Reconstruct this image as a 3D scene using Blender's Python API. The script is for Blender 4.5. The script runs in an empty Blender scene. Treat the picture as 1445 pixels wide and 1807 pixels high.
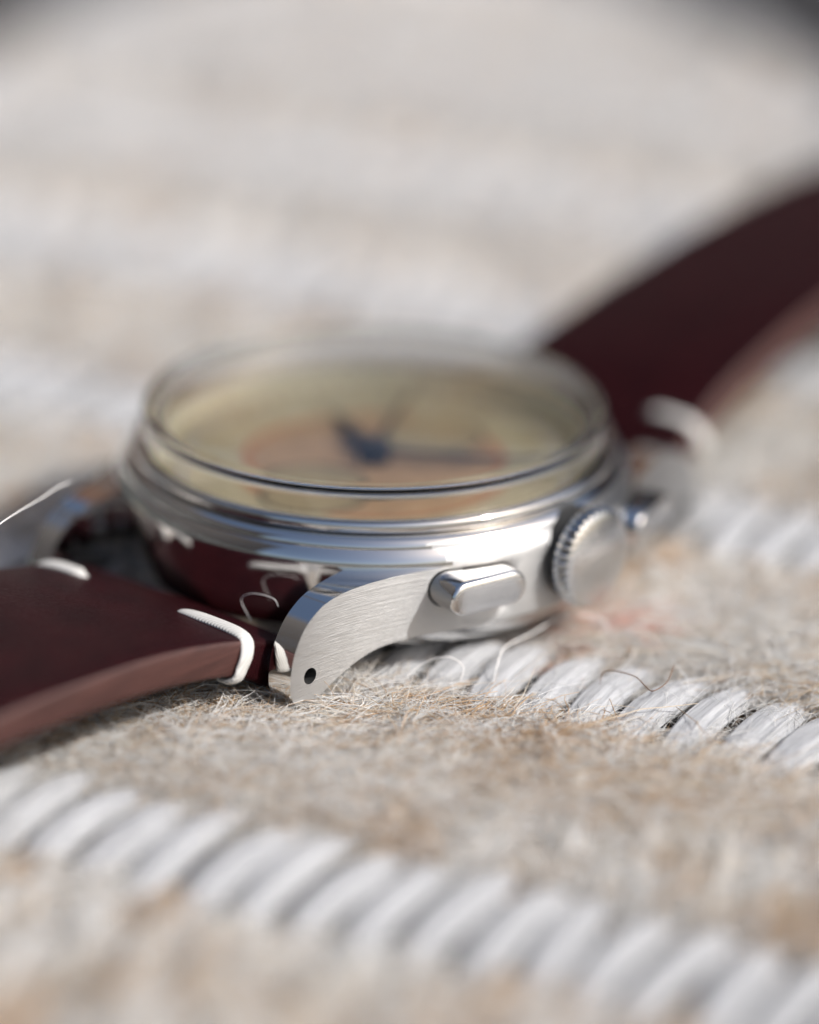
import bpy, bmesh, math, random
import numpy as np
from mathutils import Matrix, Vector

S = 0.001                      # everything below is written in millimetres
SC = bpy.context.scene
COL = SC.collection
rng = np.random.default_rng(7)
random.seed(7)

# ------------------------------------------------------------------ camera
cam_d = bpy.data.cameras.new('camera')
cam = bpy.data.objects.new('camera', cam_d)
COL.objects.link(cam)
C0 = Vector((166.38, -194.194, 106.164))
AX_R = Vector((0.76138, 0.64809, 0.01659))
AX_U = Vector((-0.25243, 0.27279, 0.92837))
AX_F = Vector((-0.59714, 0.71103, -0.37129))
m = Matrix((AX_R, AX_U, -AX_F)).transposed().to_4x4()
m.translation = C0 * S
cam.matrix_world = m
cam_d.sensor_fit = 'VERTICAL'
cam_d.sensor_height = 36.0
cam_d.lens = 7014.27 / 1807 * 36.0
cam_d.clip_start = 0.005
cam_d.clip_end = 60.0
cam_d.dof.use_dof = True
cam_d.dof.focus_distance = 255.2 * S
cam_d.dof.aperture_fstop = 7.7
SC.camera = cam

# ------------------------------------------------------------------ sky and sun
SUN_AZ = math.radians(15.0)     # counter-clockwise from +X (the crown's direction)
SUN_EL = math.radians(43.0)
wd = bpy.data.worlds.new('World')
SC.world = wd
wd.use_nodes = True
nt = wd.node_tree
bg = nt.nodes['Background']
sky = nt.nodes.new('ShaderNodeTexSky')
sky.sky_type = 'NISHITA'
sky.sun_disc = False
sky.dust_density = 4.0
sky.ozone_density = 0.7
sky.sun_elevation = SUN_EL
sky.sun_rotation = math.radians(90.0) - SUN_AZ
nt.links.new(sky.outputs[0], bg.inputs[0])
bg.inputs[1].default_value = 0.125
sun_d = bpy.data.lights.new('sun', 'SUN')
sun_d.energy = 4.4
sun_d.angle = math.radians(0.55)
sun_d.color = (1.0, 0.985, 0.965)
sun = bpy.data.objects.new('sun', sun_d)
COL.objects.link(sun)
sd = Vector((math.cos(SUN_AZ) * math.cos(SUN_EL), math.sin(SUN_AZ) * math.cos(SUN_EL), math.sin(SUN_EL)))
sun.rotation_euler = sd.to_track_quat('Z', 'Y').to_euler()
sun.location = sd * 0.5
SC.view_settings.view_transform = 'Standard'
SC.view_settings.look = 'None'
SC.view_settings.exposure = -0.02
SC.view_settings.gamma = 1.0
SC.view_settings.use_curve_mapping = False
cy = SC.cycles
cy.use_denoising = True
cy.max_bounces = 14
cy.transmission_bounces = 10
cy.glossy_bounces = 8
cy.transparent_max_bounces = 12
cy.caustics_refractive = True
cy.caustics_reflective = True
cy.blur_glossy = 0.4
cy.sample_clamp_indirect = 6.0

# ------------------------------------------------------------------ materials
class MatB:
    def __init__(self, name):
        self.m = bpy.data.materials.new(name)
        self.m.use_nodes = True
        self.t = self.m.node_tree
        self.b = self.t.nodes['Principled BSDF']
    def n(self, kind, **kw):
        x = self.t.nodes.new(kind)
        for k, v in kw.items():
            setattr(x, k, v)
        return x
    def l(self, a, b): self.t.links.new(a, b)
    def s(self, **kw):
        for k, v in kw.items():
            self.b.inputs[k.replace('_', ' ')].default_value = v
    def coords(self, scale, rot=(0, 0, 0)):
        """object coordinates in millimetres times scale"""
        tc = self.n('ShaderNodeTexCoord')
        mp = self.n('ShaderNodeMapping')
        mp.inputs['Rotation'].default_value = rot
        mp.inputs['Scale'].default_value = tuple(1000 * q for q in scale)
        self.l(tc.outputs['Object'], mp.inputs['Vector'])
        return mp.outputs[0]
    def noise(self, vec, scale=1.0, detail=3.0, rough=0.55):
        x = self.n('ShaderNodeTexNoise')
        x.inputs['Scale'].default_value = scale
        x.inputs['Detail'].default_value = detail
        x.inputs['Roughness'].default_value = rough
        self.l(vec, x.inputs['Vector'])
        return x.outputs['Fac']
    def ramp(self, fac, stops):
        x = self.n('ShaderNodeValToRGB')
        e = x.color_ramp.elements
        while len(e) < len(stops): e.new(0.5)
        for q, (p, c) in zip(e, stops):
            q.position = p
            q.color = (*c, 1) if len(c) == 3 else c
        self.l(fac, x.inputs[0])
        return x.outputs[0]
    def bump(self, height, dist_mm, strength=1.0):
        x = self.n('ShaderNodeBump')
        x.inputs['Strength'].default_value = strength
        x.inputs['Distance'].default_value = dist_mm * S
        self.l(height, x.inputs['Height'])
        self.l(x.outputs[0], self.b.inputs['Normal'])
        return x

def g(v): return (v, v, v)

def mat_polished():
    M = MatB('polished_steel')
    M.s(Base_Color=(0.78, 0.775, 0.765, 1), Metallic=1.0)
    v = M.coords((1, 1, 1))
    sm = M.noise(v, 0.9, 4)
    M.l(M.ramp(sm, [(0.35, g(0.045)), (0.75, g(0.12))]), M.b.inputs['Roughness'])
    # fine hairline wear
    v2 = M.coords((0.6, 0.6, 14))
    M.bump(M.noise(v2, 1.2, 3), 0.004, 0.35)
    return M.m

def mat_brushed():
    M = MatB('brushed_steel')
    M.s(Base_Color=(0.52, 0.52, 0.52, 1), Metallic=1.0)
    v = M.coords((0.25, 0.25, 13), (0.12, 0, 0))
    n1 = M.noise(v, 1.0, 5, 0.7)
    M.l(M.ramp(n1, [(0.3, g(0.36)), (0.7, g(0.50))]), M.b.inputs['Roughness'])
    tg = M.n('ShaderNodeTangent', direction_type='RADIAL', axis='Z')
    M.l(tg.outputs[0], M.b.inputs['Tangent'])
    M.b.inputs['Anisotropic'].default_value = 0.75
    M.b.inputs['Anisotropic Rotation'].default_value = 0.25
    M.bump(n1, 0.045, 0.8)
    return M.m

def mat_crown():
    M = MatB('crown_steel')
    M.s(Base_Color=(0.78, 0.77, 0.76, 1), Metallic=1.0)
    v = M.coords((1, 1, 1))
    n1 = M.noise(v, 3.0, 4, 0.6)
    M.l(M.ramp(n1, [(0.3, g(0.16)), (0.7, g(0.28))]), M.b.inputs['Roughness'])
    M.bump(n1, 0.02, 0.3)
    return M.m

def mat_glass():
    M = MatB('acrylic_crystal')
    M.s(Base_Color=(0.99, 0.99, 0.985, 1), Roughness=0.0, IOR=1.49)
    M.b.inputs['Transmission Weight'].default_value = 1.0
    return M.m

def mat_plain(name, col, rough=0.5, metal=0.0, var=0.0, vs=1.0):
    M = MatB(name)
    M.s(Base_Color=(*col, 1), Roughness=rough, Metallic=metal)
    if var:
        n1 = M.noise(M.coords((1, 1, 1)), vs, 4)
        lo = tuple(c * (1 - var) for c in col); hi = tuple(min(1, c * (1 + var)) for c in col)
        M.l(M.ramp(n1, [(0.3, lo), (0.7, hi)]), M.b.inputs['Base Color'])
    return M.m

def mat_leather():
    M = MatB('burgundy_leather')
    v = M.coords((1, 1, 1))
    n1 = M.noise(v, 0.35, 4)
    M.l(M.ramp(n1, [(0.3, (0.013, 0.0018, 0.0028)), (0.7, (0.022, 0.0030, 0.0042))]), M.b.inputs['Base Color'])
    n2 = M.noise(v, 3.5, 5, 0.65)
    M.l(M.ramp(n2, [(0.3, g(0.36)), (0.7, g(0.50))]), M.b.inputs['Roughness'])
    M.b.inputs['Specular IOR Level'].default_value = 0.10
    n3 = M.noise(v, 9.0, 3, 0.6)
    ad = M.n('ShaderNodeMath', operation='ADD'); M.l(n2, ad.inputs[0]); M.l(n3, ad.inputs[1])
    M.bump(ad.outputs[0], 0.11, 0.6)
    return M.m

def mat_edge():
    M = MatB('raw_leather_edge')
    v = M.coords((1, 0.12, 3.2))
    n1 = M.noise(v, 1.3, 6, 0.7)
    M.l(M.ramp(n1, [(0.32, (0.028, 0.008, 0.007)), (0.68, (0.085, 0.032, 0.026))]), M.b.inputs['Base Color'])
    M.s(Roughness=0.55)
    M.bump(n1, 0.06, 0.5)
    return M.m

def mat_cord():
    M = MatB('white_cotton_cord')
    oi = M.n('ShaderNodeObjectInfo')
    tc = M.n('ShaderNodeTexCoord')
    mp = M.n('ShaderNodeMapping')
    mp.inputs['Scale'].default_value = (7000, 260, 7000)
    M.l(tc.outputs['Object'], mp.inputs['Vector'])
    add = M.n('ShaderNodeVectorMath', operation='ADD')
    mul = M.n('ShaderNodeMath', operation='MULTIPLY')
    mul.inputs[1].default_value = 37.0
    M.l(oi.outputs['Random'], mul.inputs[0])
    M.l(mp.outputs[0], add.inputs[0]); M.l(mul.outputs[0], add.inputs[1])
    n1 = M.noise(add.outputs[0], 0.8, 4, 0.6)
    M.l(M.ramp(n1, [(0.25, (0.27, 0.274, 0.284)), (0.55, (0.44, 0.445, 0.458))]), M.b.inputs['Base Color'])
    M.s(Roughness=0.5)
    M.b.inputs['Sheen Weight'].default_value = 0.15
    M.bump(n1, 0.13, 0.9)
    return M.m

def mat_wool():
    M = MatB('beige_wool')
    v = M.coords((0.55, 0.22, 0.5), (0, 0, math.radians(-27)))
    n1 = M.noise(v, 1.0, 5, 0.62)
    c1 = M.ramp(n1, [(0.36, (0.46, 0.36, 0.28)), (0.45, (0.62, 0.56, 0.50)), (0.54, (0.71, 0.69, 0.665)), (0.75, (0.75, 0.745, 0.735))])
    M.l(c1, M.b.inputs['Base Color'])
    M.s(Roughness=0.95)
    M.b.inputs['Specular IOR Level'].default_value = 0.1
    v2 = M.coords((4.0, 1.2, 3), (0, 0, math.radians(-27)))
    M.bump(M.noise(v2, 1.0, 4, 0.7), 0.35, 0.8)
    return M.m

def mat_fibre(name, sheen=0.0):
    M = MatB(name)
    at = M.n('ShaderNodeAttribute'); at.attribute_name = 'tint'
    M.l(at.outputs['Color'], M.b.inputs['Base Color'])
    M.s(Roughness=0.55)
    M.b.inputs['Specular IOR Level'].default_value = 0.35
    tr = M.n('ShaderNodeBsdfTranslucent'); mx = M.n('ShaderNodeMixShader')
    mx.inputs[0].default_value = 0.38
    M.l(at.outputs['Color'], tr.inputs['Color'])
    M.l(M.b.outputs[0], mx.inputs[1]); M.l(tr.outputs[0], mx.inputs[2])
    M.l(mx.outputs[0], M.t.nodes['Material Output'].inputs['Surface'])
    return M.m

def mat_dial():
    M = MatB('aged_dial')
    tc = M.n('ShaderNodeTexCoord')
    ln = M.n('ShaderNodeVectorMath', operation='LENGTH')
    M.l(tc.outputs['Object'], ln.inputs[0])
    v = M.coords((1, 1, 1))
    n1 = M.noise(v, 0.5, 4)
    M.l(M.ramp(n1, [(0.3, (0.40, 0.34, 0.20)), (0.7, (0.54, 0.48, 0.32))]), M.b.inputs['Base Color'])
    M.s(Roughness=0.45)
    return M.m

def mat_floor():
    M = MatB('dark_floor')
    v = M.coords((0.02, 0.02, 0.02))
    n1 = M.noise(v, 2.0, 6, 0.6)
    M.l(M.ramp(n1, [(0.3, (0.018, 0.018, 0.020)), (0.7, (0.034, 0.033, 0.034))]), M.b.inputs['Base Color'])
    M.s(Roughness=0.6)
    M.bump(n1, 1.0, 0.3)
    return M.m

POL, BRU, CRW, GLS = mat_polished(), mat_brushed(), mat_crown(), mat_glass()
LEA, EDG = mat_leather(), mat_edge()
CORD, WOOL, FIB = mat_cord(), mat_wool(), mat_fibre('fibre')
DIAL, FLOOR = mat_dial(), mat_floor()
BLUED = mat_plain('blued_steel', (0.008, 0.008, 0.012), 0.5, 0.0)
INK = mat_plain('dark_print', (0.035, 0.033, 0.04), 0.5)
RED = mat_plain('orange_red_print', (0.42, 0.18, 0.08), 0.5, 0, 0.15, 0.8)
GOLD = mat_plain('gilt', (0.30, 0.22, 0.11), 0.35, 0.5)
SALM = mat_plain('salmon_tint', (0.42, 0.27, 0.15), 0.45, 0, 0.15, 0.5)  # salmon tint of the dial's centre disc
BLU = mat_plain('blue_print', (0.06, 0.10, 0.32), 0.5)
SILV = mat_plain('subdial_silver', (0.36, 0.29, 0.17), 0.5, 0, 0.1, 1.0)
def mat_thread():
    M = MatB('white_thread')
    v = M.coords((1, 1, 1), (0.5, 0.3, 0.8))
    wv = M.n('ShaderNodeTexWave'); wv.inputs['Scale'].default_value = 1.7; wv.inputs['Distortion'].default_value = 1.5; wv.inputs['Detail'].default_value = 3
    M.l(v, wv.inputs['Vector'])
    M.l(M.ramp(wv.outputs['Fac'], [(0.1, (0.50, 0.49, 0.46)), (0.6, (0.60, 0.59, 0.57))]), M.b.inputs['Base Color'])
    M.s(Roughness=0.8)
    M.bump(wv.outputs['Fac'], 0.05, 0.6)
    return M.m
THREAD = mat_thread()
BACKING = mat_plain('grey_backing', (0.035, 0.032, 0.036), 0.9, 0, 0.4, 1.0)
GAP_SHADOW = mat_plain('painted_gap_shadow', (0.02, 0.02, 0.02), 0.7)  # black painted on crown neck, slots and holes as their deep shadow

# ------------------------------------------------------------------ mesh helpers
def link(name, me, parent=None):
    o = bpy.data.objects.new(name, me)
    COL.objects.link(o)
    if parent is not None:
        o.parent = parent
    return o

def make_mesh(name, V, F, mats, sharp=32, midx=None, smooth=True, weld=False):
    me = bpy.data.meshes.new(name)
    V = np.asarray(V, float) * S
    me.from_pydata([tuple(v) for v in V], [], [tuple(f) for f in F])
    for mt in (mats if isinstance(mats, (list, tuple)) else [mats]):
        me.materials.append(mt)
    bm = bmesh.new(); bm.from_mesh(me)
    if weld: bmesh.ops.remove_doubles(bm, verts=bm.verts, dist=1e-7)
    bmesh.ops.recalc_face_normals(bm, faces=bm.faces)
    bm.to_mesh(me); bm.free()
    if midx is not None:
        me.polygons.foreach_set('material_index', np.asarray(midx, dtype=np.int32))
    if smooth:
        me.polygons.foreach_set('use_smooth', np.ones(len(me.polygons), bool))
        me.set_sharp_from_angle(angle=math.radians(sharp))
    me.update()
    return me

def lathe_data(prof, n=192):
    """prof: list of (r, z); closed on the axis when r is 0"""
    V, F, rows = [], [], []
    for r, z in prof:
        if r < 1e-6:
            rows.append([len(V)]); V.append((0, 0, z))
        else:
            rows.append(list(range(len(V), len(V) + n)))
            for i in range(n):
                a = 2 * math.pi * i / n
                V.append((r * math.cos(a), r * math.sin(a), z))
    for A, B in zip(rows[:-1], rows[1:]):
        for i in range(n):
            j = (i + 1) % n
            if len(A) == 1 and len(B) == 1: continue
            if len(A) == 1: F.append((A[0], B[j], B[i]))
            elif len(B) == 1: F.append((A[i], A[j], B[0]))
            else: F.append((A[i], A[j], B[j], B[i]))
    return V, F

def ring_loft(rings, cap=True):
    """rings: equal-length closed rings of points"""
    V, F = [], []
    n = len(rings[0])
    for R in rings: V += list(R)
    for k in range(len(rings) - 1):
        for i in range(n):
            j = (i + 1) % n
            F.append((k * n + i, k * n + j, (k + 1) * n + j, (k + 1) * n + i))
    if cap:
        F.append(tuple(range(n - 1, -1, -1)))
        F.append(tuple((len(rings) - 1) * n + i for i in range(n)))
    return V, F

def tube(path, rad, sides=8, flat=1.0, out=None):
    """tube along 3D points; rad scalar or list; tapered ends"""
    P = [Vector(p) for p in path]
    rings = []
    up = Vector((0.13, 0.21, 1)).normalized()
    for i, p in enumerate(P):
        t = (P[min(i + 1, len(P) - 1)] - P[max(i - 1, 0)]).normalized()
        if out is not None: up = out(p)
        a = t.cross(up)
        if a.length < 1e-3: a = t.cross(Vector((1, 0, 0)))
        a.normalize(); b = a.cross(t)
        r = rad[i] if hasattr(rad, '__len__') else rad
        rings.append([tuple(p + r * (math.cos(q) * a + flat * math.sin(q) * b)) for q in
                      [2 * math.pi * k / sides for k in range(sides)]])
    return ring_loft(rings)

def catmull(P, n):
    P = [np.asarray(p, float) for p in P]
    P = [2 * P[0] - P[1]] + P + [2 * P[-1] - P[-2]]
    out = []
    for i in range(1, len(P) - 2):
        for k in range(n):
            t = k / n
            a, b, c, d = P[i - 1], P[i], P[i + 1], P[i + 2]
            out.append(0.5 * (2 * b + (c - a) * t + (2 * a - 5 * b + 4 * c - d) * t * t + (3 * b - a - 3 * c + d) * t ** 3))
    out.append(P[-2])
    return out

def boolean(me, cutters):
    """difference with temporary cutters; returns a new mesh"""
    a = bpy.data.objects.new('tmp', me); COL.objects.link(a)
    tmp = [a]
    for c in cutters:
        o = bpy.data.objects.new('tmp_cut', c); COL.objects.link(o); tmp.append(o)
        md = a.modifiers.new('b', 'BOOLEAN')
        md.operation = 'DIFFERENCE'; md.solver = 'EXACT'; md.object = o
    dg = bpy.context.evaluated_depsgraph_get()
    dg.update()
    r = bpy.data.meshes.new_from_object(a.evaluated_get(dg))
    for o in tmp: bpy.data.objects.remove(o)
    return r

# value noise for relief
def vnoise(x, y, seed=0):
    r = np.random.default_rng(seed)
    T = r.random((256, 256))
    xi = np.floor(x).astype(int); yi = np.floor(y).astype(int)
    fx = x - xi; fy = y - yi
    fx = fx * fx * (3 - 2 * fx); fy = fy * fy * (3 - 2 * fy)
    a = T[xi % 256, yi % 256]; b = T[(xi + 1) % 256, yi % 256]
    c = T[xi % 256, (yi + 1) % 256]; d = T[(xi + 1) % 256, (yi + 1) % 256]
    return (a * (1 - fx) + b * fx) * (1 - fy) + (c * (1 - fx) + d * fx) * fy

# ------------------------------------------------------------------ floor
V, F = [(-30000, -30000, -7.2), (30000, -30000, -7.2), (30000, 30000, -7.2), (-30000, 30000, -7.2)], [(0, 1, 2, 3)]
fl = link('floor', make_mesh('floor', V, F, FLOOR))
fl['kind'] = 'structure'; fl['label'] = 'dark grey floor beneath the woven mat'; fl['category'] = 'floor'

# unseen screen of boards added to shape reflections in steel and crystal, block sky
SCREEN = mat_plain('screen_dark', (0.026, 0.019, 0.014), 0.7, 0, 0.5, 0.02)
CHESTNUT = mat_plain('screen_chestnut', (0.20, 0.085, 0.030), 0.6, 0, 0.4, 0.02)
TAUPE = mat_plain('screen_taupe', (0.13, 0.115, 0.10), 0.7, 0, 0.4, 0.02)
scr = bpy.data.objects.new('added_reflection_screen', None); COL.objects.link(scr)
scr['label'] = 'added unseen screen of brown boards and pale blocks, for reflections in the steel and crystal'; scr['category'] = 'screen'
def box_mesh(name, hx, hy, z0, z1, mt):
    return make_mesh(name, [(x_, y_, z_) for z_ in (z0, z1) for x_, y_ in ((-hx, -hy), (hx, -hy), (hx, hy), (-hx, hy))],
                     [(0, 1, 2, 3), (4, 5, 6, 7), (0, 1, 5, 4), (1, 2, 6, 5), (2, 3, 7, 6), (3, 0, 4, 7)], mt, smooth=False)
tall = box_mesh('screen_board', 12, 47, 130, 1390, SCREEN)
lows = [box_mesh('screen_board', 12, 47, 300.5, 830, q) for q in (SCREEN, CHESTNUT, TAUPE, CHESTNUT)]  # tones picked for the brown patches mirrored in the crystal
screen_post = box_mesh('screen_post', 18, 18, -7.2, 820, SCREEN)
PALE = mat_plain('screen_pale', (0.52, 0.51, 0.49), 0.8, 0, 0.15, 0.02)
pale_block = box_mesh('pale_screen_block', 26, 49, -7.2, 300, PALE)  # pale blocks added to lighten what the crystal rim mirrors
for i in range(43):
    q = math.radians(66 + i * 4.6)
    o = link('screen_board', tall if q > 2.7 else lows[(i * 7 + i // 3) % 4], scr)
    o.location = (1.25 * math.cos(q), 1.25 * math.sin(q), 0); o.rotation_euler = (0, 0, q)
    o.scale = (1, 1, 1 + random.uniform(-0.03, 0.03))
    if q <= 2.7:
        o = link('pale_screen_block', pale_block, scr); o.location = (1.25 * math.cos(q), 1.25 * math.sin(q), 0); o.rotation_euler = (0, 0, q)
    if i % 7 == 0 and q > 2.7:
        o = link('screen_post', screen_post, scr); o.location = (1.285 * math.cos(q), 1.285 * math.sin(q), 0); o.rotation_euler = (0, 0, q)

# ------------------------------------------------------------------ woven mat
FWD = np.array([-0.6431, 0.7658]); LAT = np.array([0.7658, 0.6431])
EL_C, EL_A, EL_B = 40.0, 145.0, 53.0
def in_mat(x, y, pad=0.0):
    s = x * FWD[0] + y * FWD[1] - EL_C
    l = x * LAT[0] + y * LAT[1]
    return (s / (EL_A - pad)) ** 2 + (l / (EL_B - pad)) ** 2 < 1.0
def mat_xy(s, l): return (s * FWD[0] + l * LAT[0], s * FWD[1] + l * LAT[1])

TH = math.radians(13.22)
BA = np.array([math.cos(TH), math.sin(TH)]); BN = np.array([-math.sin(TH), math.cos(TH)])
P0 = np.array([8.2, -36.6])
PER, WW = 32.0, 11.3
def band_xy(a, w): return P0[0] + a * BA[0] + w * BN[0], P0[1] + a * BA[1] + w * BN[1]
def xy_band(x, y): return (x - P0[0]) * BA[0] + (y - P0[1]) * BA[1], (x - P0[0]) * BN[0] + (y - P0[1]) * BN[1]
def project(x, y, z):
    d = np.stack([x - C0[0], y - C0[1], z - C0[2]], -1)
    zz = d @ np.array(AX_F)
    return 722.5 + 7014.27 * (d @ np.array(AX_R)) / zz, 903.5 - 7014.27 * (d @ np.array(AX_U)) / zz, zz

# backing slab
n = 160
rings = []
for k, (sc, z) in enumerate([(0.0, 0), (0.985, -2.6), (1.0, -3.0), (1.0, -6.6), (0.985, -7.1)]):
    if k == 0: continue
    rings.append([(*mat_xy(EL_C + EL_A * sc * math.cos(2 * math.pi * i / n), EL_B * sc * math.sin(2 * math.pi * i / n)), z) for i in range(n)])
V, F = ring_loft(rings)
mat_o = link('woven_mat', make_mesh('woven_mat', V, F, BACKING))
mat_o['kind'] = 'structure'
mat_o['label'] = 'oval woven mat of white cords and fuzzy beige wool bands under the watch'
mat_o['category'] = 'mat'
# rolled edge binding
pts = [(*mat_xy(EL_C + EL_A * math.cos(q), EL_B * math.sin(q)), -3.4) for q in np.linspace(0, 2 * math.pi, 200)]
V, F = tube(pts, [3.1 + 0.12 * math.sin(i * 2.1) for i in range(200)], 12)
link('edge_binding', make_mesh('edge_binding', V, F, CORD), mat_o)

# wool bands (relief as geometry)
def wool_height(a, w, u):
    sl = a + 0.30 * w
    big = vnoise(sl * 0.62 + 40, w * 0.20 + 60, 3) - 0.5
    rid = vnoise(sl * 1.15 + 11, w * 0.16 + 9, 4) - 0.5
    sm = vnoise(a * 2.3 + 100, w * 1.5 + 100, 5) - 0.5
    edge = np.clip(np.minimum(u + 0.0, 20.4 - u) / 2.2, 0, 1)
    xx, yy = band_xy(a, w)
    dent = 0
    for lx_, ly_ in ((11.2, -20.8), (-11.2, -20.8), (11.2, 20.8), (-11.2, 20.8)):
        dent = dent + 0.75 * np.exp(-((xx - lx_) ** 2 + (yy - ly_) ** 2) / 5.0)
    return -2.0 - dent + 1.35 * np.sin(edge * math.pi / 2) + 0.55 * big + 1.15 * rid + 0.22 * sm

KS = range(-2, 7)
for k in KS:
    fine = k in (-1, 0)
    d = 0.30 if fine else 0.6
    aa = np.arange(-190, 190, d)
    uu = np.arange(-0.4, 20.9, d)
    A, U = np.meshgrid(aa, uu, indexing='ij')
    Wc = U + k * PER
    X, Y = band_xy(A, Wc)
    Z = wool_height(A, Wc, U)
    ok = in_mat(X, Y, 1.0)
    idx = np.arange(A.size).reshape(A.shape)
    q = ok[:-1, :-1] & ok[1:, :-1] & ok[:-1, 1:] & ok[1:, 1:]
    if not q.any(): continue
    F = np.stack([idx[:-1, :-1][q], idx[1:, :-1][q], idx[1:, 1:][q], idx[:-1, 1:][q]], -1)
    used = np.unique(F); remap = np.zeros(A.size, int); remap[used] = np.arange(len(used))
    P = np.stack([X.ravel(), Y.ravel(), Z.ravel()], -1)[used]
    me = bpy.data.meshes.new('wool_band')
    me.from_pydata((P * S).tolist(), [], remap[F].tolist())
    me.materials.append(WOOL)
    me.polygons.foreach_set('use_smooth', np.ones(len(me.polygons), bool))
    link('wool_band', me, mat_o)

# white cords: a few shared meshes, one object per cord in view
def cord_mesh(seed):
    r = random.Random(seed)
    na, nl = 44, 18
    rings = []
    bow = r.uniform(0.25, 0.55); tw = r.uniform(0.8, 1.6); ph = r.uniform(0, 6)
    L = 15.6 + r.uniform(-0.4, 0.4)
    for i in range(nl + 1):
        t = i / nl
        y = (t - 0.5) * L
        env = max(0.0, math.sin(math.pi * (0.04 + 0.92 * t))) ** 0.46
        hw = 1.48 * env * (1.0 - 0.10 * t) * (1 + 0.03 * math.sin(5 * t + ph))
        hh = 0.78 * env
        zc = -1.75 + 1.15 * math.sin(math.pi * t) ** 0.75
        xc = 0.0 * y + bow * (1 - (2 * t - 1) ** 2) * -1.0 + 0.06 * math.sin(7 * t + ph)
        ring = []
        for j in range(na):
            q = 2 * math.pi * j / na
            e = 1 + 0.070 * math.cos(9 * q + tw * t * 3 + ph) + 0.045 * math.cos(14 * q - tw * 2 * t + 2 * ph)
            cx = math.copysign(abs(math.cos(q)) ** 0.80, math.cos(q))
            ring.append((xc + hw * e * cx, y, zc + hh * e * math.sin(q)))
        rings.append(ring)
    V, F = ring_loft(rings)
    return make_mesh('white_cord', V, F, CORD, sharp=60)
cord_meshes = [cord_mesh(i) for i in range(8)]
hidden_V, hidden_F = [], []
n_cord = 0
base_rot = TH
for k in KS:
    ph = {0: 0.1, 1: 2.5}.get(k, random.uniform(0, 3.5))
    for i in range(-55, 56):
        a = ph + 3.55 * i + random.gauss(0, 0.17)
        x, y = band_xy(a, k * PER - WW / 2)
        if not in_mat(x, y, 5.0): continue
        px, py, zz = project(np.array([x]), np.array([y]), np.array([0.0]))
        seen = -110 < px[0] < 1560 and -60 < py[0] < 1900
        me = random.choice(cord_meshes)
        M = Matrix.Translation((x * S, y * S, random.gauss(-0.15, 0.14) * S)) @ Matrix.Rotation(base_rot + random.gauss(0, 0.05), 4, 'Z') @ Matrix.Diagonal((random.uniform(0.86, 1.06), random.uniform(0.97, 1.03), random.uniform(0.92, 1.06), 1))
        if seen and n_cord < 295:
            o = link('white_cord', me, mat_o); o.matrix_local = M; n_cord += 1
        else:
            off = len(hidden_V)
            hidden_V += [tuple(M @ v.co) for v in me.vertices]
            hidden_F += [tuple(off + q for q in p.vertices) for p in me.polygons]
print('cords', n_cord)
if hidden_V:
    me = bpy.data.meshes.new('white_cords_beyond'); me.from_pydata(hidden_V, [], hidden_F); me.materials.append(CORD)
    me.polygons.foreach_set('use_smooth', np.ones(len(me.polygons), bool))
    o = link('white_cord_rows', me, mat_o); o['kind'] = 'stuff'

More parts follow.
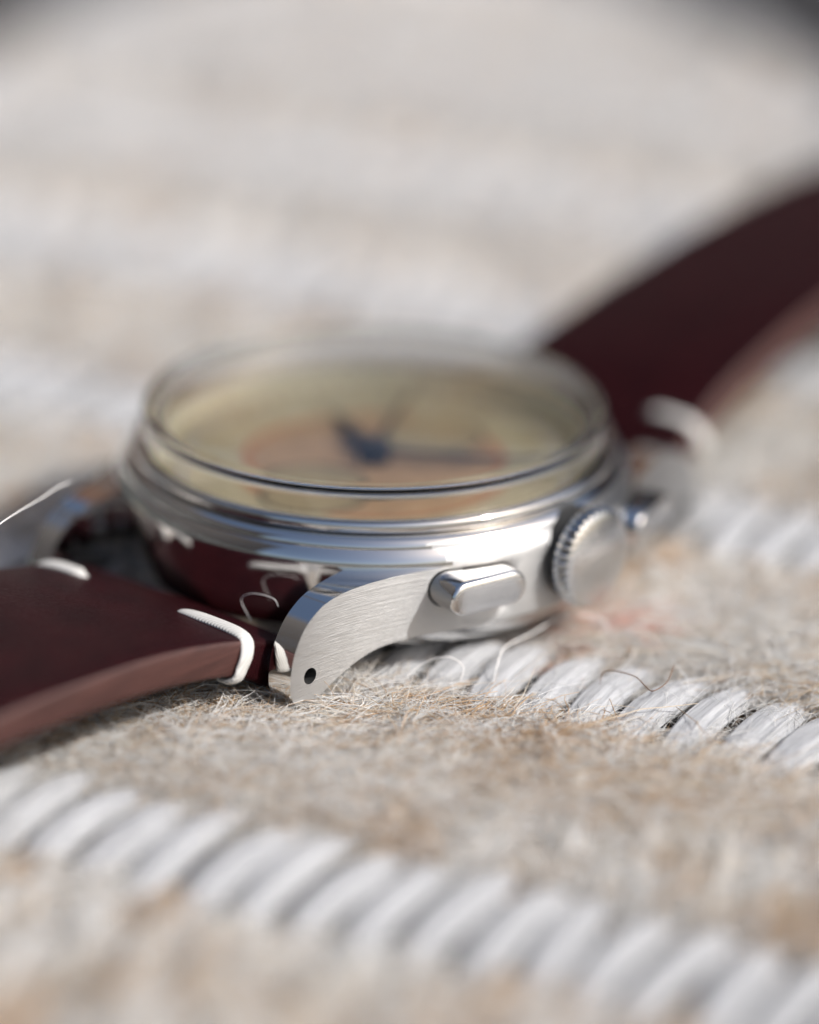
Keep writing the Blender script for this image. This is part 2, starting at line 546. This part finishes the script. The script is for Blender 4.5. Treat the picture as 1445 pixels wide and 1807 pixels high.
# ---- fuzz: thin curled fibres as tubes, in one mesh per kind
def fibres(name, root, dirv, L, H, curl, rad, col, seg=7, parent=mat_o, droop=0.3):
    N = len(L)
    t = np.linspace(0, 1, seg + 1)[None, :, None]
    d3 = np.concatenate([dirv, np.zeros((N, 1))], 1)
    d3 /= np.linalg.norm(d3, axis=1, keepdims=True)
    side = np.stack([-d3[:, 1], d3[:, 0], np.zeros(N)], 1)
    P = root[:, None, :] + d3[:, None, :] * L[:, None, None] * t
    ph = rng.uniform(0, 6.28, N)[:, None, None]; fr = rng.uniform(0.6, 2.2, N)[:, None, None]
    bend = rng.normal(0, 1, N)[:, None, None]
    P = P + side[:, None, :] * (curl[:, None, None] * L[:, None, None]) * (bend * t * t + 0.30 * (np.sin(fr * 3.2 * t + ph) - np.sin(ph)))
    zz = H[:, None, None] * (np.sin(math.pi * np.clip(t * rng.uniform(0.55, 1.0, N)[:, None, None], 0, 1)) + 0.20 * np.sin(fr * 5 * t + ph) * t)
    P[:, :, 2:3] += zz
    tan = np.gradient(P, axis=1)
    tan /= np.linalg.norm(tan, axis=2, keepdims=True) + 1e-9
    up = np.array([0.12, 0.2, 0.97])
    a = np.cross(tan, up); a /= np.linalg.norm(a, axis=2, keepdims=True) + 1e-9
    b = np.cross(a, tan)
    taper = (1.0 - 0.55 * t)
    V = np.empty((N, seg + 1, 3, 3))
    for s_ in range(3):
        q = 2 * math.pi * s_ / 3
        V[:, :, s_, :] = P + rad[:, None, None] * taper * (math.cos(q) * a + math.sin(q) * b)
    base = (np.arange(N) * (seg + 1) * 3)[:, None, None]
    k_ = (np.arange(seg) * 3)[None, :, None]; s0 = np.arange(3)[None, None, :]; s1 = (s0 + 1) % 3
    i0 = base + k_ + s0; i1 = base + k_ + s1
    F = np.stack([i0, i1, i1 + 3, i0 + 3], -1).reshape(-1, 4)
    nv, nf = N * (seg + 1) * 3, len(F)
    me = bpy.data.meshes.new(name)
    me.vertices.add(nv); me.vertices.foreach_set('co', (V.reshape(-1) * S).astype(np.float32))
    me.loops.add(nf * 4); me.loops.foreach_set('vertex_index', F.reshape(-1).astype(np.int32))
    me.polygons.add(nf); me.polygons.foreach_set('loop_start', (np.arange(nf) * 4).astype(np.int32))
    me.polygons.foreach_set('use_smooth', np.ones(nf, bool))
    me.update(calc_edges=True)
    at = me.attributes.new('tint', 'FLOAT_COLOR', 'POINT')
    cc = np.ones((N, (seg + 1) * 3, 4)); cc[:, :, :3] = col[:, None, :]
    at.data.foreach_set('color', cc.reshape(-1).astype(np.float32))
    me.materials.append(FIB)
    o = link(name, me, parent); o['kind'] = 'stuff'
    return o

PAL = np.array([(0.91, 0.90, 0.88), (0.88, 0.82, 0.74), (0.83, 0.72, 0.57), (0.68, 0.49, 0.31), (0.36, 0.24, 0.15), (0.62, 0.30, 0.22)])
def wool_colour(x, y, p=None):
    N = len(x)
    a, w = xy_band(x, y)
    f = vnoise((a + 0.30 * w) * 0.55 + 70, w * 0.22 + 31, 12)
    base = np.where(f[:, None] < 0.36, 3, np.where(f[:, None] < 0.48, 2, 1))[:, 0]
    r = rng.random(N)
    f2 = vnoise((a + 0.30 * w) * 0.75 + 23, w * 0.28 + 77, 15)
    pw = np.clip(0.64 + 1.2 * (f2 - 0.5), 0.15, 0.85)
    idx = np.where(r < pw, 0, np.where(r < pw + 0.88 * (1 - pw), np.where(f2 < 0.26, 3, base), np.where(r < 0.988, 2, 4)))
    c = PAL[idx] * rng.uniform(0.88, 1.05, (N, 1))
    # a coral-dyed fleck of wool beside the crown
    dd = np.hypot(x - 17.0, (y - 1.8) * 0.7)
    pink = (dd < 2.4) & (rng.random(N) < 0.6)
    c[pink] = np.array([0.80, 0.42, 0.33]) * rng.uniform(0.9, 1.1, (pink.sum(), 1))
    return np.clip(c, 0, 0.9)

def scatter(n, zone):
    """random mat points kept by zone(px, py, depth, a, u, k)"""
    x0, y0 = [], []
    s = rng.uniform(EL_C - EL_A, EL_C + EL_A, n); l = rng.uniform(-EL_B, EL_B, n)
    x = s * FWD[0] + l * LAT[0]; y = s * FWD[1] + l * LAT[1]
    px, py, zz = project(x, y, 0 * x)
    a, w = xy_band(x, y)
    k = np.floor(w / PER); u = w - k * PER
    keep = in_mat(x, y, 2.0) & zone(px, py, zz, u)
    return x[keep], y[keep], a[keep], w[keep], u[keep]

inview = lambda px, py: (px > -60) & (px < 1505) & (py > -40) & (py < 1860)
wool = lambda u: u < 20.7
# 1: the sharp zone of the wool
x, y, a, w, u = scatter(720000, lambda px, py, zz, u: inview(px, py) & (u < 20.8) & (zz > 241) & (zz < 270))
N = len(x); print('sharp wool', N)
ang = TH + math.pi / 2 + 0.1 + 3.4 * (vnoise(x * 0.45 + 50, y * 0.45 + 50, 21) - 0.5) + rng.normal(0, 0.55, N) + math.pi * (rng.random(N) < 0.35)
root = np.stack([x, y, wool_height(a, w, np.where(u > 28, u - PER, u)) - 0.10], 1)
fibres('wool_fuzz', root, np.stack([np.cos(ang), np.sin(ang)], 1), rng.uniform(1.6, 6.5, N), rng.uniform(0.05, 0.8, N) ** 1.4 + 0.55 * (rng.random(N) < 0.2) * rng.random(N),
       rng.uniform(0.1, 0.75, N), 0.018 + 0.046 * rng.random(N) ** 1.5, wool_colour(x, y), 5)
# 2: blurred wool near and far
x, y, a, w, u = scatter(270000, lambda px, py, zz, u: inview(px, py) & (u < 20.8) & ((zz <= 241) | (zz >= 270)) & (zz < 330))
N = len(x); print('soft wool', N)
ang = TH + math.pi / 2 + 0.35 + rng.normal(0, 0.6, N) + math.pi * (rng.random(N) < 0.5)
root = np.stack([x, y, wool_height(a, w, np.where(u > 28, u - PER, u)) - 0.10], 1)
fibres('wool_fuzz', root, np.stack([np.cos(ang), np.sin(ang)], 1), rng.uniform(1.5, 4.5, N), rng.uniform(0.05, 0.6, N),
       rng.uniform(0.1, 0.5, N), rng.uniform(0.05, 0.10, N), wool_colour(x, y), 4)
x, y, a, w, u = scatter(40000, lambda px, py, zz, u: inview(px, py) & (u < 21.3) & (zz >= 330))
N = len(x)
ang = TH + math.pi / 2 + 0.35 + rng.normal(0, 0.6, N)
root = np.stack([x, y, wool_height(a, w, u) - 0.15], 1)
fibres('wool_fuzz', root, np.stack([np.cos(ang), np.sin(ang)], 1), rng.uniform(2.5, 6, N), rng.uniform(0.1, 0.7, N),
       rng.uniform(0.1, 0.5, N), rng.uniform(0.10, 0.17, N), 0.45 * wool_colour(x, y) + 0.55 * np.array([0.70, 0.69, 0.675]), 4)
# 3: hairs on the white cords
x, y, a, w, u = scatter(60000, lambda px, py, zz, u: inview(px, py) & (u > 20.5) & (zz > 236) & (zz < 272))
N = len(x); print('cord hairs', N)
ang = TH + math.pi / 2 + 0.22 + rng.normal(0, 0.5, N) + math.pi * (rng.random(N) < 0.5)
root = np.stack([x, y, np.full(N, -0.85) + rng.uniform(-0.5, 0.55, N)], 1)
fibres('cord_lint', root, np.stack([np.cos(ang), np.sin(ang)], 1), rng.uniform(1.0, 4.0, N), rng.uniform(0.05, 0.8, N),
       rng.uniform(0.1, 0.6, N), rng.uniform(0.012, 0.026, N), np.tile(PAL[0], (N, 1)) * rng.uniform(0.9, 1.0, (N, 1)), 7)
# 4: long flyaway loops standing off the wool
x, y, a, w, u = scatter(95000, lambda px, py, zz, u: inview(px, py) & (zz > 238) & (zz < 274) & ((u < 22.5) | (u > 31)))
N = len(x); print('flyaway', N)
ang = rng.uniform(0, 6.28, N)
root = np.stack([x, y, wool_height(a, w, np.where(u > 28, u - PER, u)) - 0.1], 1)
fibres('flyaway_fuzz', root, np.stack([np.cos(ang), np.sin(ang)], 1), rng.uniform(1.5, 6.5, N), rng.uniform(0.35, 1.5, N),
       rng.uniform(0.3, 1.1, N), rng.uniform(0.014, 0.030, N), PAL[np.where(rng.random(N) < 0.7, 0, np.where(rng.random(N) < 0.7, 2, 3))], 9)

# ------------------------------------------------------------------ wristwatch
watch = bpy.data.objects.new('wristwatch', None)
COL.objects.link(watch)
watch['label'] = 'polished steel chronograph wristwatch on dark burgundy leather strap with white stitches'
watch['category'] = 'wristwatch'

RD = 17.9
def flank_x(Y):
    Y = abs(Y)
    s = Y - 9.0
    if s >= 0: return 15.5 - 0.577 * s + 0.0238 * s * s
    return math.sqrt(RD * RD - Y * Y) - 0.12 * min(1.0, -s)

# pushers: stadium bar along a direction turned 15 degrees from the crown's
def stadium(L, Hh, n=14):
    r = Hh / 2; h = L / 2 - r
    P = [(h + r * math.cos(q), r * math.sin(q)) for q in np.linspace(-math.pi / 2, math.pi / 2, n)]
    P += [(-h + r * math.cos(q), r * math.sin(q)) for q in np.linspace(math.pi / 2, 3 * math.pi / 2, n)]
    return P
PUSH_L, PUSH_H = 6.0, 2.4
def pusher_frame(sgn):
    an = math.radians(-15.0) * sgn * -1
    ax = np.array([math.cos(an), math.sin(an), 0]); tt = np.array([-math.sin(an), math.cos(an), 0])
    return ax, tt, np.array([17.75, 8.9 * sgn, 5.55])
def pusher_mesh(sgn, cutter=False):
    ax, tt, c = pusher_frame(sgn)
    rings = []
    if cutter: lay = [(-5.5, -0.11), (3.0, -0.11)]
    else:
        lay = [(-5.2, 0), (-0.36, 0), (-0.22, 0.03), (-0.10, 0.10), (-0.02, 0.22), (0.02, 0.42), (0.04, 0.9)]
    for d, ins in lay:
        st = stadium(PUSH_L - 2 * ins, PUSH_H - 2 * ins)
        rings.append([tuple(c + ax * d + tt * p + np.array([0, 0, q])) for p, q in st])
    V, F = ring_loft(rings)
    return make_mesh('pusher', V, F, GAP_SHADOW if cutter else [POL, CRW], sharp=50,
                     midx=None if cutter else [1 if min(f) >= 3 * 28 else 0 for f in F])

# case body
prof = [(0, 2.4), (16.8, 2.4), (17.55, 2.45), (17.82, 2.6), (RD, 2.85), (RD, 7.05), (17.87, 7.30), (17.78, 7.56), (17.62, 7.82),
        (17.42, 8.08), (17.38, 8.12), (17.36, 8.3), (17.28, 8.5), (17.12, 8.68), (16.9, 8.80), (16.7, 8.85), (16.35, 8.86), (15.45, 8.86), (15.4, 7.0), (0, 7.0)]
V, F = lathe_data(prof, 256)
Va = np.array(V)
mi = []
for f in F:
    cc = Va[list(f)].mean(0)
    an = math.degrees(math.atan2(cc[1], cc[0]))
    lim = 31.5 + 4.2 * max(0.0, cc[2] - 7.0)
    fl_ = (abs(an) < lim or abs(an) > 180 - lim) and cc[2] > 2.62 and math.hypot(cc[0], cc[1]) > 17.2
    mi.append(1 if fl_ else 0)
body = make_mesh('case', V, F, [POL, BRU, GAP_SHADOW], sharp=35, midx=mi)
body = boolean(body, [pusher_mesh(-1, True), pusher_mesh(1, True)])
case = link('case', body, watch)

# lugs
out_top = [(-20.9, -0.2), (-21.50, 0.2), (-21.90, 1.25), (-21.78, 2.7), (-21.3, 4.0), (-20.4, 5.25), (-19.0, 6.2), (-17.5, 6.64), (-15.7, 6.84), (-13.6, 6.93), (-11.0, 6.98), (-7.0, 7.0)]
out_bot = [(-7.0, 2.5), (-10.5, 2.42), (-12.8, 2.36), (-14.2, 2.22), (-15.4, 1.9), (-16.6, 1.4), (-18.0, 0.68), (-19.4, -0.10), (-20.2, -0.34)]
poly = [tuple(p) for p in catmull(out_top, 5)] + [tuple(p) for p in catmull(out_bot, 5)]
X_IN = 10.15
def lug_mesh(sx, sy):
    n = len(poly)
    V = [(sx * X_IN, sy * -p[0], p[1]) for p in poly] + [(sx * flank_x(p[0]), sy * -p[0], p[1]) for p in poly]
    F = [tuple(range(n)), tuple(range(2 * n - 1, n - 1, -1))]
    F += [(i, (i + 1) % n, n + (i + 1) % n, n + i) for i in range(n)]
    # brushed outside, polished elsewhere: cut the outer cap into strips so it can curve
    me = make_mesh('lug', V, F, [POL, BRU, GAP_SHADOW], sharp=30, midx=[0, 1] + [0] * n)
    bm = bmesh.new(); bm.from_mesh(me)
    for yy in np.arange(7.6, 21.6, 0.6):
        geom = bm.verts[:] + bm.edges[:] + bm.faces[:]
        bmesh.ops.bisect_plane(bm, geom=geom, plane_co=(0, sy * yy * S, 0), plane_no=(0, 1, 0))
    for v in bm.verts:      # outer verts follow the flank curve
        if abs(v.co.x) > (X_IN + 0.05) * S:
            v.co.x = sx * flank_x(v.co.y / S) * S
    ed = [e for e in bm.edges if len(e.link_faces) == 2 and e.calc_face_angle(0) > math.radians(45)]
    bmesh.ops.bevel(bm, geom=ed, offset=0.15 * S, segments=2, profile=0.6, affect='EDGES', clamp_overlap=True)
    bm.to_mesh(me); bm.free()
    hole = [[(sx * xx, sy * 20.03 + 0.56 * math.cos(q), 1.69 + 0.56 * math.sin(q)) for q in np.linspace(0, 2 * math.pi, 28, endpoint=False)] for xx in (9.0, 14.0)]
    hV, hF = ring_loft(hole)
    cut = [make_mesh('c', hV, hF, GAP_SHADOW)]
    if sx > 0: cut.append(pusher_mesh(sy, True))
    me2 = boolean(me, cut)
    me2.polygons.foreach_set('use_smooth', np.ones(len(me2.polygons), bool))
    me2.set_sharp_from_angle(angle=math.radians(28))
    # smooth shading that follows the true profile and flank curves
    PN = np.array(poly)
    tgv = np.roll(PN, -1, 0) - np.roll(PN, 1, 0)
    nrm = np.stack([tgv[:, 1], -tgv[:, 0]], 1); nrm /= np.linalg.norm(nrm, axis=1, keepdims=True)
    ctr = np.array([-15.0, 3.8])
    seg = np.roll(PN, -1, 0) - PN
    cn = [Vector(q.vector) for q in me2.corner_normals]
    for p in me2.polygons:
        vs = [me2.vertices[i].co / S for i in p.vertices]
        if p.material_index == 1 and all(abs(abs(v.x) - flank_x(v.y)) < 0.02 for v in vs):
            for li, v in zip(p.loop_indices, vs):
                e = 0.05
                d = (flank_x(abs(v.y) + e) - flank_x(abs(v.y) - e)) / (2 * e)
                cn[li] = Vector((sx, -d * (1 if v.y > 0 else -1), 0)).normalized()
        elif p.material_index == 0 and abs(p.normal.x) < 0.2:
            for li, v in zip(p.loop_indices, vs):
                q = np.array([-abs(v.y), v.z])
                tt_ = np.clip(((q - PN) * seg).sum(1) / (seg ** 2).sum(1), 0, 1)
                dist = np.linalg.norm(PN + seg * tt_[:, None] - q, axis=1)
                k_ = int(dist.argmin())
                if dist[k_] > 0.03: continue
                nn = nrm[k_] * (1 - tt_[k_]) + nrm[(k_ + 1) % len(PN)] * tt_[k_]
                w_ = Vector((0, nn[0] * -sy, nn[1])).normalized()
                if w_.dot(p.normal) < 0: w_ = -w_
                if w_.dot(p.normal) > 0.7: cn[li] = w_
    me2.normals_split_custom_set([tuple(v) for v in cn])
    return me2
for sx in (1, -1):
    for sy in (-1, 1):
        lg = link('lug', lug_mesh(sx, sy), case)


# case back
V, F = lathe_data([(0, 0.0), (13.0, 0.0), (13.9, 0.1), (14.8, 0.36), (15.35, 0.7), (15.5, 0.9), (16.1, 0.95), (16.6, 1.15), (16.85, 1.5), (16.9, 1.95), (16.7, 2.1), (16.65, 2.5), (0, 2.5)], 192)
link('case_back', make_mesh('case_back', V, F, POL, sharp=40), watch)

# bezel
V, F = lathe_data([(15.75, 8.9), (15.75, 9.62), (15.98, 9.62), (16.1, 9.68), (16.4, 9.70), (16.58, 9.64), (16.66, 9.52), (16.68, 9.12), (16.62, 9.02), (16.42, 8.96), (16.3, 8.9), (15.75, 8.9)], 256)
link('bezel', make_mesh('bezel', V, F, POL, sharp=40, weld=True), watch)

# crystal
def dome(r, z0, sag, R): return z0 + sag * (1 - (r / R) ** 2)
outer = [(15.72, 8.95), (15.72, 9.70), (15.92, 9.76), (15.95, 11.60)]
outer += [(15.95 - 0.42 * (1 - math.cos(q)), 11.58 + 0.40 * math.sin(q)) for q in np.linspace(0.3, 1.5, 6)] + [(15.3, 11.99), (15.1, 12.03)]
outer += [(r, dome(r, 12.06, 1.45, 15.0)) for r in (14.85, 14.3, 13.4, 12, 10, 8, 6, 4, 2)] + [(0, 13.51)]
inner = [(0, 12.46)] + [(r, dome(r, 11.06, 1.40, 14.8)) for r in (2, 4, 6, 8, 10, 12, 13.4, 14.2)] + [(14.65, 11.04), (14.85, 10.92), (14.92, 10.66), (14.92, 8.95)]
prof = outer + inner + [(15.72, 8.95)]
V, F = lathe_data(prof, 256)
crystal = link('crystal', make_mesh('crystal', V, F, GLS, sharp=45, weld=True), watch)

# cream flange ring round the dial under the crystal wall
FLNG = mat_plain('cream_flange', (0.62, 0.58, 0.44), 0.5, 0, 0.1, 1.0)
V, F = lathe_data([(14.75, 7.46), (15.30, 8.80), (15.38, 8.82), (15.38, 7.42), (14.75, 7.42), (14.75, 7.46)], 192)
link('flange_ring', make_mesh('flange_ring', V, F, FLNG, sharp=40, weld=True), watch)
# dial
V, F = lathe_data([(0, 7.2), (15.3, 7.2), (15.3, 7.40), (0, 7.40)], 192)
dial = link('dial', make_mesh('dial', V, F, DIAL, sharp=40), watch)
def annulus(r0, r1, z, n=180, a0=0, a1=360, cx=0, cy_=0):
    A = np.radians(np.linspace(a0, a1, n + 1))
    V = [(cx + r * math.cos(q), cy_ + r * math.sin(q), z) for q in A for r in (r0, r1)]
    F = [(2 * i, 2 * i + 1, 2 * i + 3, 2 * i + 2) for i in range(n)]
    return V, F
def join(parts):
    V, F = [], []
    for v, f in parts:
        o = len(V); V += list(v); F += [tuple(o + q for q in x) for x in f]
    return V, F
def radial_ticks(ns, r0, r1, wd_, z, cx=0, cy_=0):
    out = []
    for i in ns:
        q = math.radians(i); d = (math.cos(q), math.sin(q)); t = (-d[1], d[0])
        V = [(cx + d[0] * r + t[0] * s_ * wd_ / 2, cy_ + d[1] * r + t[1] * s_ * wd_ / 2, zz) for zz in (z, z + 0.03) for r, s_ in ((r0, -1), (r1, -1), (r1, 1), (r0, 1))]
        out.append((V, [(0, 1, 2, 3), (4, 5, 6, 7), (0, 1, 5, 4), (1, 2, 6, 5), (2, 3, 7, 6), (3, 0, 4, 7)]))
    return join(out)
V, F = radial_ticks([6 * i for i in range(60)], 13.6, 14.35, 0.22, 7.41)
link('minute_track', make_mesh('minute_track', V, F, INK, smooth=False), dial)
V, F = radial_ticks([2 * i for i in range(180)], 15.0, 15.4, 0.12, 7.41)
link('outer_scale', make_mesh('outer_scale', V, F, INK, smooth=False), dial)
for h in range(12):
    V, F = radial_ticks([30 * h], 10.8, 12.4, 0.42, 7.41)
    link('hour_marker', make_mesh('hour_marker', V, F, GOLD, smooth=False), dial)
V, F = annulus(0.02, 8.5, 7.41); link('salmon_centre', make_mesh('salmon_centre', V, F, SALM, smooth=False), dial)
V, F = annulus(8.5, 9.1, 7.415); link('red_scale_ring', make_mesh('red_scale_ring', V, F, RED, smooth=False), dial)
V, F = annulus(12.95, 13.1, 7.415); link('blue_scale_ring', make_mesh('blue_scale_ring', V, F, BLU, smooth=False), dial)
for sx_, sy_ in ((0, 6.2), (0, -6.2)):
    V, F = join([annulus(0.01, 3.7, 7.422, 64, cx=sx_, cy_=sy_)])
    sub = link('subdial', make_mesh('subdial', V, F, SILV, smooth=False), dial)
    V, F = annulus(3.3, 3.6, 7.432, 64, cx=sx_, cy_=sy_)
    link('subdial_ring', make_mesh('subdial_ring', V, F, INK, smooth=False), dial)
def hand(ang, L, tail, w0, z, name, th=0.12):
    q = math.radians(ang); d = np.array([math.cos(q), math.sin(q), 0]); t = np.array([-d[1], d[0], 0])
    prof = [(-tail, 0.25 * w0), (0, 0.8 * w0), (0.45 * L, w0), (0.8 * L, 0.6 * w0), (L, 0.08)]
    rings = []
    for s_, hw in prof:
        c = d * s_ + np.array([0, 0, z])
        rings.append([tuple(c + t * hw), tuple(c + np.array([0, 0, th])), tuple(c - t * hw), tuple(c - np.array([0, 0, 0.02]))])
    V, F = ring_loft(rings)
    link(name, make_mesh(name, V, F, BLUED, sharp=20), dial)
hand(32, 12.6, 2.5, 0.55, 8.1, 'minute_hand')
hand(150, 8.6, 2.0, 0.75, 7.85, 'hour_hand')
hand(118, 13.6, 4.0, 0.22, 8.35, 'chronograph_hand')
V, F = lathe_data([(0, 7.4), (1.1, 7.4), (1.1, 8.6), (0.85, 8.8), (0, 8.82)], 32)
link('hand_hub', make_mesh('hand_hub', V, F, BLUED), dial)

# crown (axis +X)
NC = 38
def crown_ring(x, r, amp):
    n = NC * 6
    R = []
    for i in range(n):
        q = 2 * math.pi * i / n
        e = math.cos(NC * q)
        e = math.copysign(abs(e) ** 0.6, e)
        rr = r + amp * (e - 1) * 0.5
        R.append((x, rr * math.cos(q), 5.85 + rr * math.sin(q)))
    return R
rings = [crown_ring(x, r, a_) for x, r, a_ in [(16.8, 3.05, 0), (18.42, 3.05, 0), (18.43, 3.1, 0), (18.44, 3.2, 0.0), (18.5, 3.36, 0.20), (18.6, 3.44, 0.46), (19.35, 3.44, 0.46), (19.48, 3.36, 0.22), (19.56, 3.24, 0.05),
         (19.62, 3.10, 0.0), (19.74, 2.8, 0), (19.92, 2.0, 0), (20.04, 1.1, 0), (20.08, 0.3, 0)]]
V, F = ring_loft(rings)
nr = NC * 6
midx = [1 if min(f) >= 8 * nr else (2 if max(f) < 3 * nr else 0) for f in F]  # crown neck painted black for the shadow between flank and crown
link('crown', make_mesh('crown', V, F, [POL, CRW, GAP_SHADOW], sharp=30, midx=midx), watch)
for sgn in (-1, 1):
    link('pusher', pusher_mesh(sgn), watch)

# spring bars
for sy in (-1, 1):
    rings = [[(xx, sy * 20.03 + r * math.cos(q), 1.69 + r * math.sin(q)) for q in np.linspace(0, 2 * math.pi, 20, endpoint=False)]
             for xx, r in ((-11.2, 0.40), (-10.0, 0.40), (-9.9, 0.8), (9.9, 0.8), (10.0, 0.40), (11.2, 0.40))]
    V, F = ring_loft(rings)
    link('spring_bar', make_mesh('spring_bar', V, F, CRW), watch)

# strap halves
def strap_mesh(path, sy, hw0=9.35):
    """path rows: Y, z of the middle, thickness, half width, twist (z gain per mm of x)"""
    rows = [np.array(p, float) for p in path]
    rows = catmull(rows, 6)
    rings = []
    ys = []
    for Yv, zc, th, hw, tw in rows:
        th = max(th, 0.05)
        ring = []
        # rounded rectangle: top, right edge, bottom, left edge
        r = min(0.45, th * 0.3)
        cs = []
        for cx, cz, a0 in ((hw - r, th / 2 - r, 90), (hw - r, -th / 2 + r, 0), (-hw + r, -th / 2 + r, -90), (-hw + r, th / 2 - r, 180)):
            for q in np.linspace(a0, a0 - 90, 5):
                cs.append((cx + r * math.cos(math.radians(q)), cz + r * math.sin(math.radians(q))))
        # subdivide top with a slight padding crown
        top = [(x_, th / 2 + 0.18 * (1 - (x_ / hw) ** 2)) for x_ in np.linspace(-hw + r, hw - r, 13)[1:-1]]
        full = top + cs
        for x_, z_ in full:
            ring.append((x_, sy * Yv, zc + z_ + tw * x_))
        rings.append(ring); ys.append(Yv)
    V, F = ring_loft(rings)
    n = len(rings[0]); Va = np.array(V); mi = []
    for f in F:
        if len(f) > 4: mi.append(0); continue
        j0 = min(q % n for q in f); cc = Va[list(f)].mean(0)
        kk = sorted(q % n for q in f)[0]
        edge = (abs(abs(cc[0]) - Va[f[0] // n * n: f[0] // n * n + n, 0].max()) < 0.12) and abs(cc[1]) > 23.4
        mi.append(1 if edge else 0)
    return make_mesh('strap', V, F, [LEA, EDG], sharp=50, midx=mi)
near = [(18.15, 1.65, 0.2, 9.3, 0), (18.35, 1.65, 1.6, 9.35, 0), (19.0, 1.65, 2.9, 9.4, 0), (20.1, 1.66, 3.5, 9.4, 0), (21.4, 2.2, 3.3, 9.4, 0), (23.0, 2.95, 2.9, 9.38, 0), (25.2, 3.65, 2.65, 9.35, 0),
        (29.5, 4.45, 2.6, 9.3, 0), (35, 4.95, 2.55, 9.2, 0), (44.5, 5.1, 2.4, 8.9, 0), (55, 4.0, 2.3, 8.6, 0), (66, 3.0, 2.2, 8.3, 0), (78, 0.2, 2.1, 8.0, 0), (88, -4.6, 2.0, 7.8, 0), (96, -6.0, 1.8, 7.4, 0)]
far = [(18.15, 1.65, 0.2, 9.3, 0), (18.35, 1.65, 1.6, 9.35, 0), (19.0, 1.65, 2.9, 9.4, 0), (20.1, 1.66, 3.5, 9.4, 0), (21.4, 2.2, 3.3, 9.4, 0), (23.0, 3.7, 2.9, 9.4, 0), (25.5, 5.15, 2.7, 9.4, 0.02),
       (30, 6.9, 2.6, 9.3, 0.06), (40, 9.4, 2.5, 9.2, 0.09), (52, 11.2, 2.4, 9.1, 0.06), (66, 11.9, 2.35, 9.0, 0.04), (80, 8.6, 2.3, 8.8, 0.02), (92, 1.2, 2.2, 8.1, 0), (104, -4.2, 2.0, 8.0, 0), (114, -6.0, 1.8, 7.6, 0)]
st_n = link('strap', strap_mesh(near, -1), watch)
st_f = link('strap', strap_mesh(far, 1), watch)

# white stitches wrapped round the strap edges
def stitch(parent, sx, sy, dz, x0=2.6, dy=0.0):
    P = [(x0, 22.7, 4.05), (x0 + 0.8, 22.72, 4.52), (max(5.5, x0 + 1.4), 22.75, 4.62), (8.0, 22.85, 4.60), (9.15, 23.0, 4.35), (9.55, 23.3, 3.6), (9.58, 23.75, 2.8), (9.45, 24.15, 2.05), (8.6, 24.3, 1.78), (7.4, 24.3, 1.9)]
    P = [(sx * x_, sy * (y_ + dy), z_ + dz) for x_, y_, z_ in P]
    P = [tuple(p) for p in catmull(P, 5)]
    n = len(P)
    rad = [0.56 * min(1, 0.25 + 4.0 * i / n, 0.3 + 4.0 * (n - 1 - i) / n) for i in range(n)]
    V, F = tube(P, rad, 14, 0.42, lambda p: Vector((p.x - sx * 8.0 if abs(p.x) > 8.0 else 0.0, 0, (p.z - dz - 3.15) * 0.6)).normalized())
    link('stitch', make_mesh('stitch', V, F, THREAD, sharp=80), parent)
for sx in (1, -1):
    stitch(st_n, sx, -1, 0.0, 2.6 if sx > 0 else 5.0)
    stitch(st_f, sx, 1, 1.55 + 0.05 * sx, 5.0, 1.6)

# ------------------------------------------------------------------ loose hairs and threads lying about
def loose(pts, rad, mat, label, name):
    P = [tuple(p) for p in catmull(pts, 8)]
    n = len(P)
    V, F = tube(P, [rad * min(1, 0.35 + 6 * min(i, n - 1 - i) / n) for i in range(n)], 6)
    o = link(name, make_mesh(name, V, F, mat, sharp=80))
    o['label'] = label; o['category'] = 'fibre'
    return o
BRN = mat_plain('brown_hair', (0.16, 0.075, 0.035), 0.4)
WHT = mat_plain('white_lint', (0.82, 0.80, 0.78), 0.5)
loose([(24.7, -6.0, 0.3), (24.6, -5.6, 0.95), (25.2, -5.2, 1.15), (26.6, -4.8, 1.05), (27.6, -5.0, 0.75), (28.4, -5.2, 0.7), (28.5, -3.9, 0.9), (28.0, -2.6, 1.3), (27.4, -1.6, 1.2)], 0.035, BRN,
      'thin wavy brown hair lying across the white cords beside the crown', 'brown_hair')
loose([(19.2, -10.2, 0.2), (18.4, -8.6, 1.2), (17.6, -6.8, 1.2), (17.4, -4.0, 1.1), (17.6, -1.4, 1.4), (18.5, 0.6, 1.3), (19.6, 0.9, 1.0), (20.9, 0.0, 0.6)], 0.055, WHT,
      'curved white fibre standing off the mat below the crown', 'white_fibre')
loose([(-4.5, -38.0, 6.3), (-5.4, -34.0, 8.4), (-6.3, -30.2, 9.75), (-6.9, -27.5, 10.0), (-7.5, -24.8, 10.0), (-7.9, -22.6, 10.15), (-8.2, -21.0, 10.0)], 0.045, WHT,
      'long white thread rising off the burgundy strap near the case', 'white_thread')
loose([(5.6, -18.6, 3.2), (5.0, -18.9, 4.6), (5.9, -18.8, 5.3), (7.4, -18.5, 5.3), (8.0, -18.6, 4.9)], 0.022, WHT,
      'tiny curled white fibre on the strap end before the case', 'white_fibre')
loose([(14.5, -14.0, -0.1), (15.0, -12.5, 0.9), (16.4, -11.6, 1.6), (17.3, -11.0, 1.0), (17.6, -11.6, 0.2)], 0.04, WHT,
      'looped white fibre rising from the mat under the lower pusher', 'white_fibre')
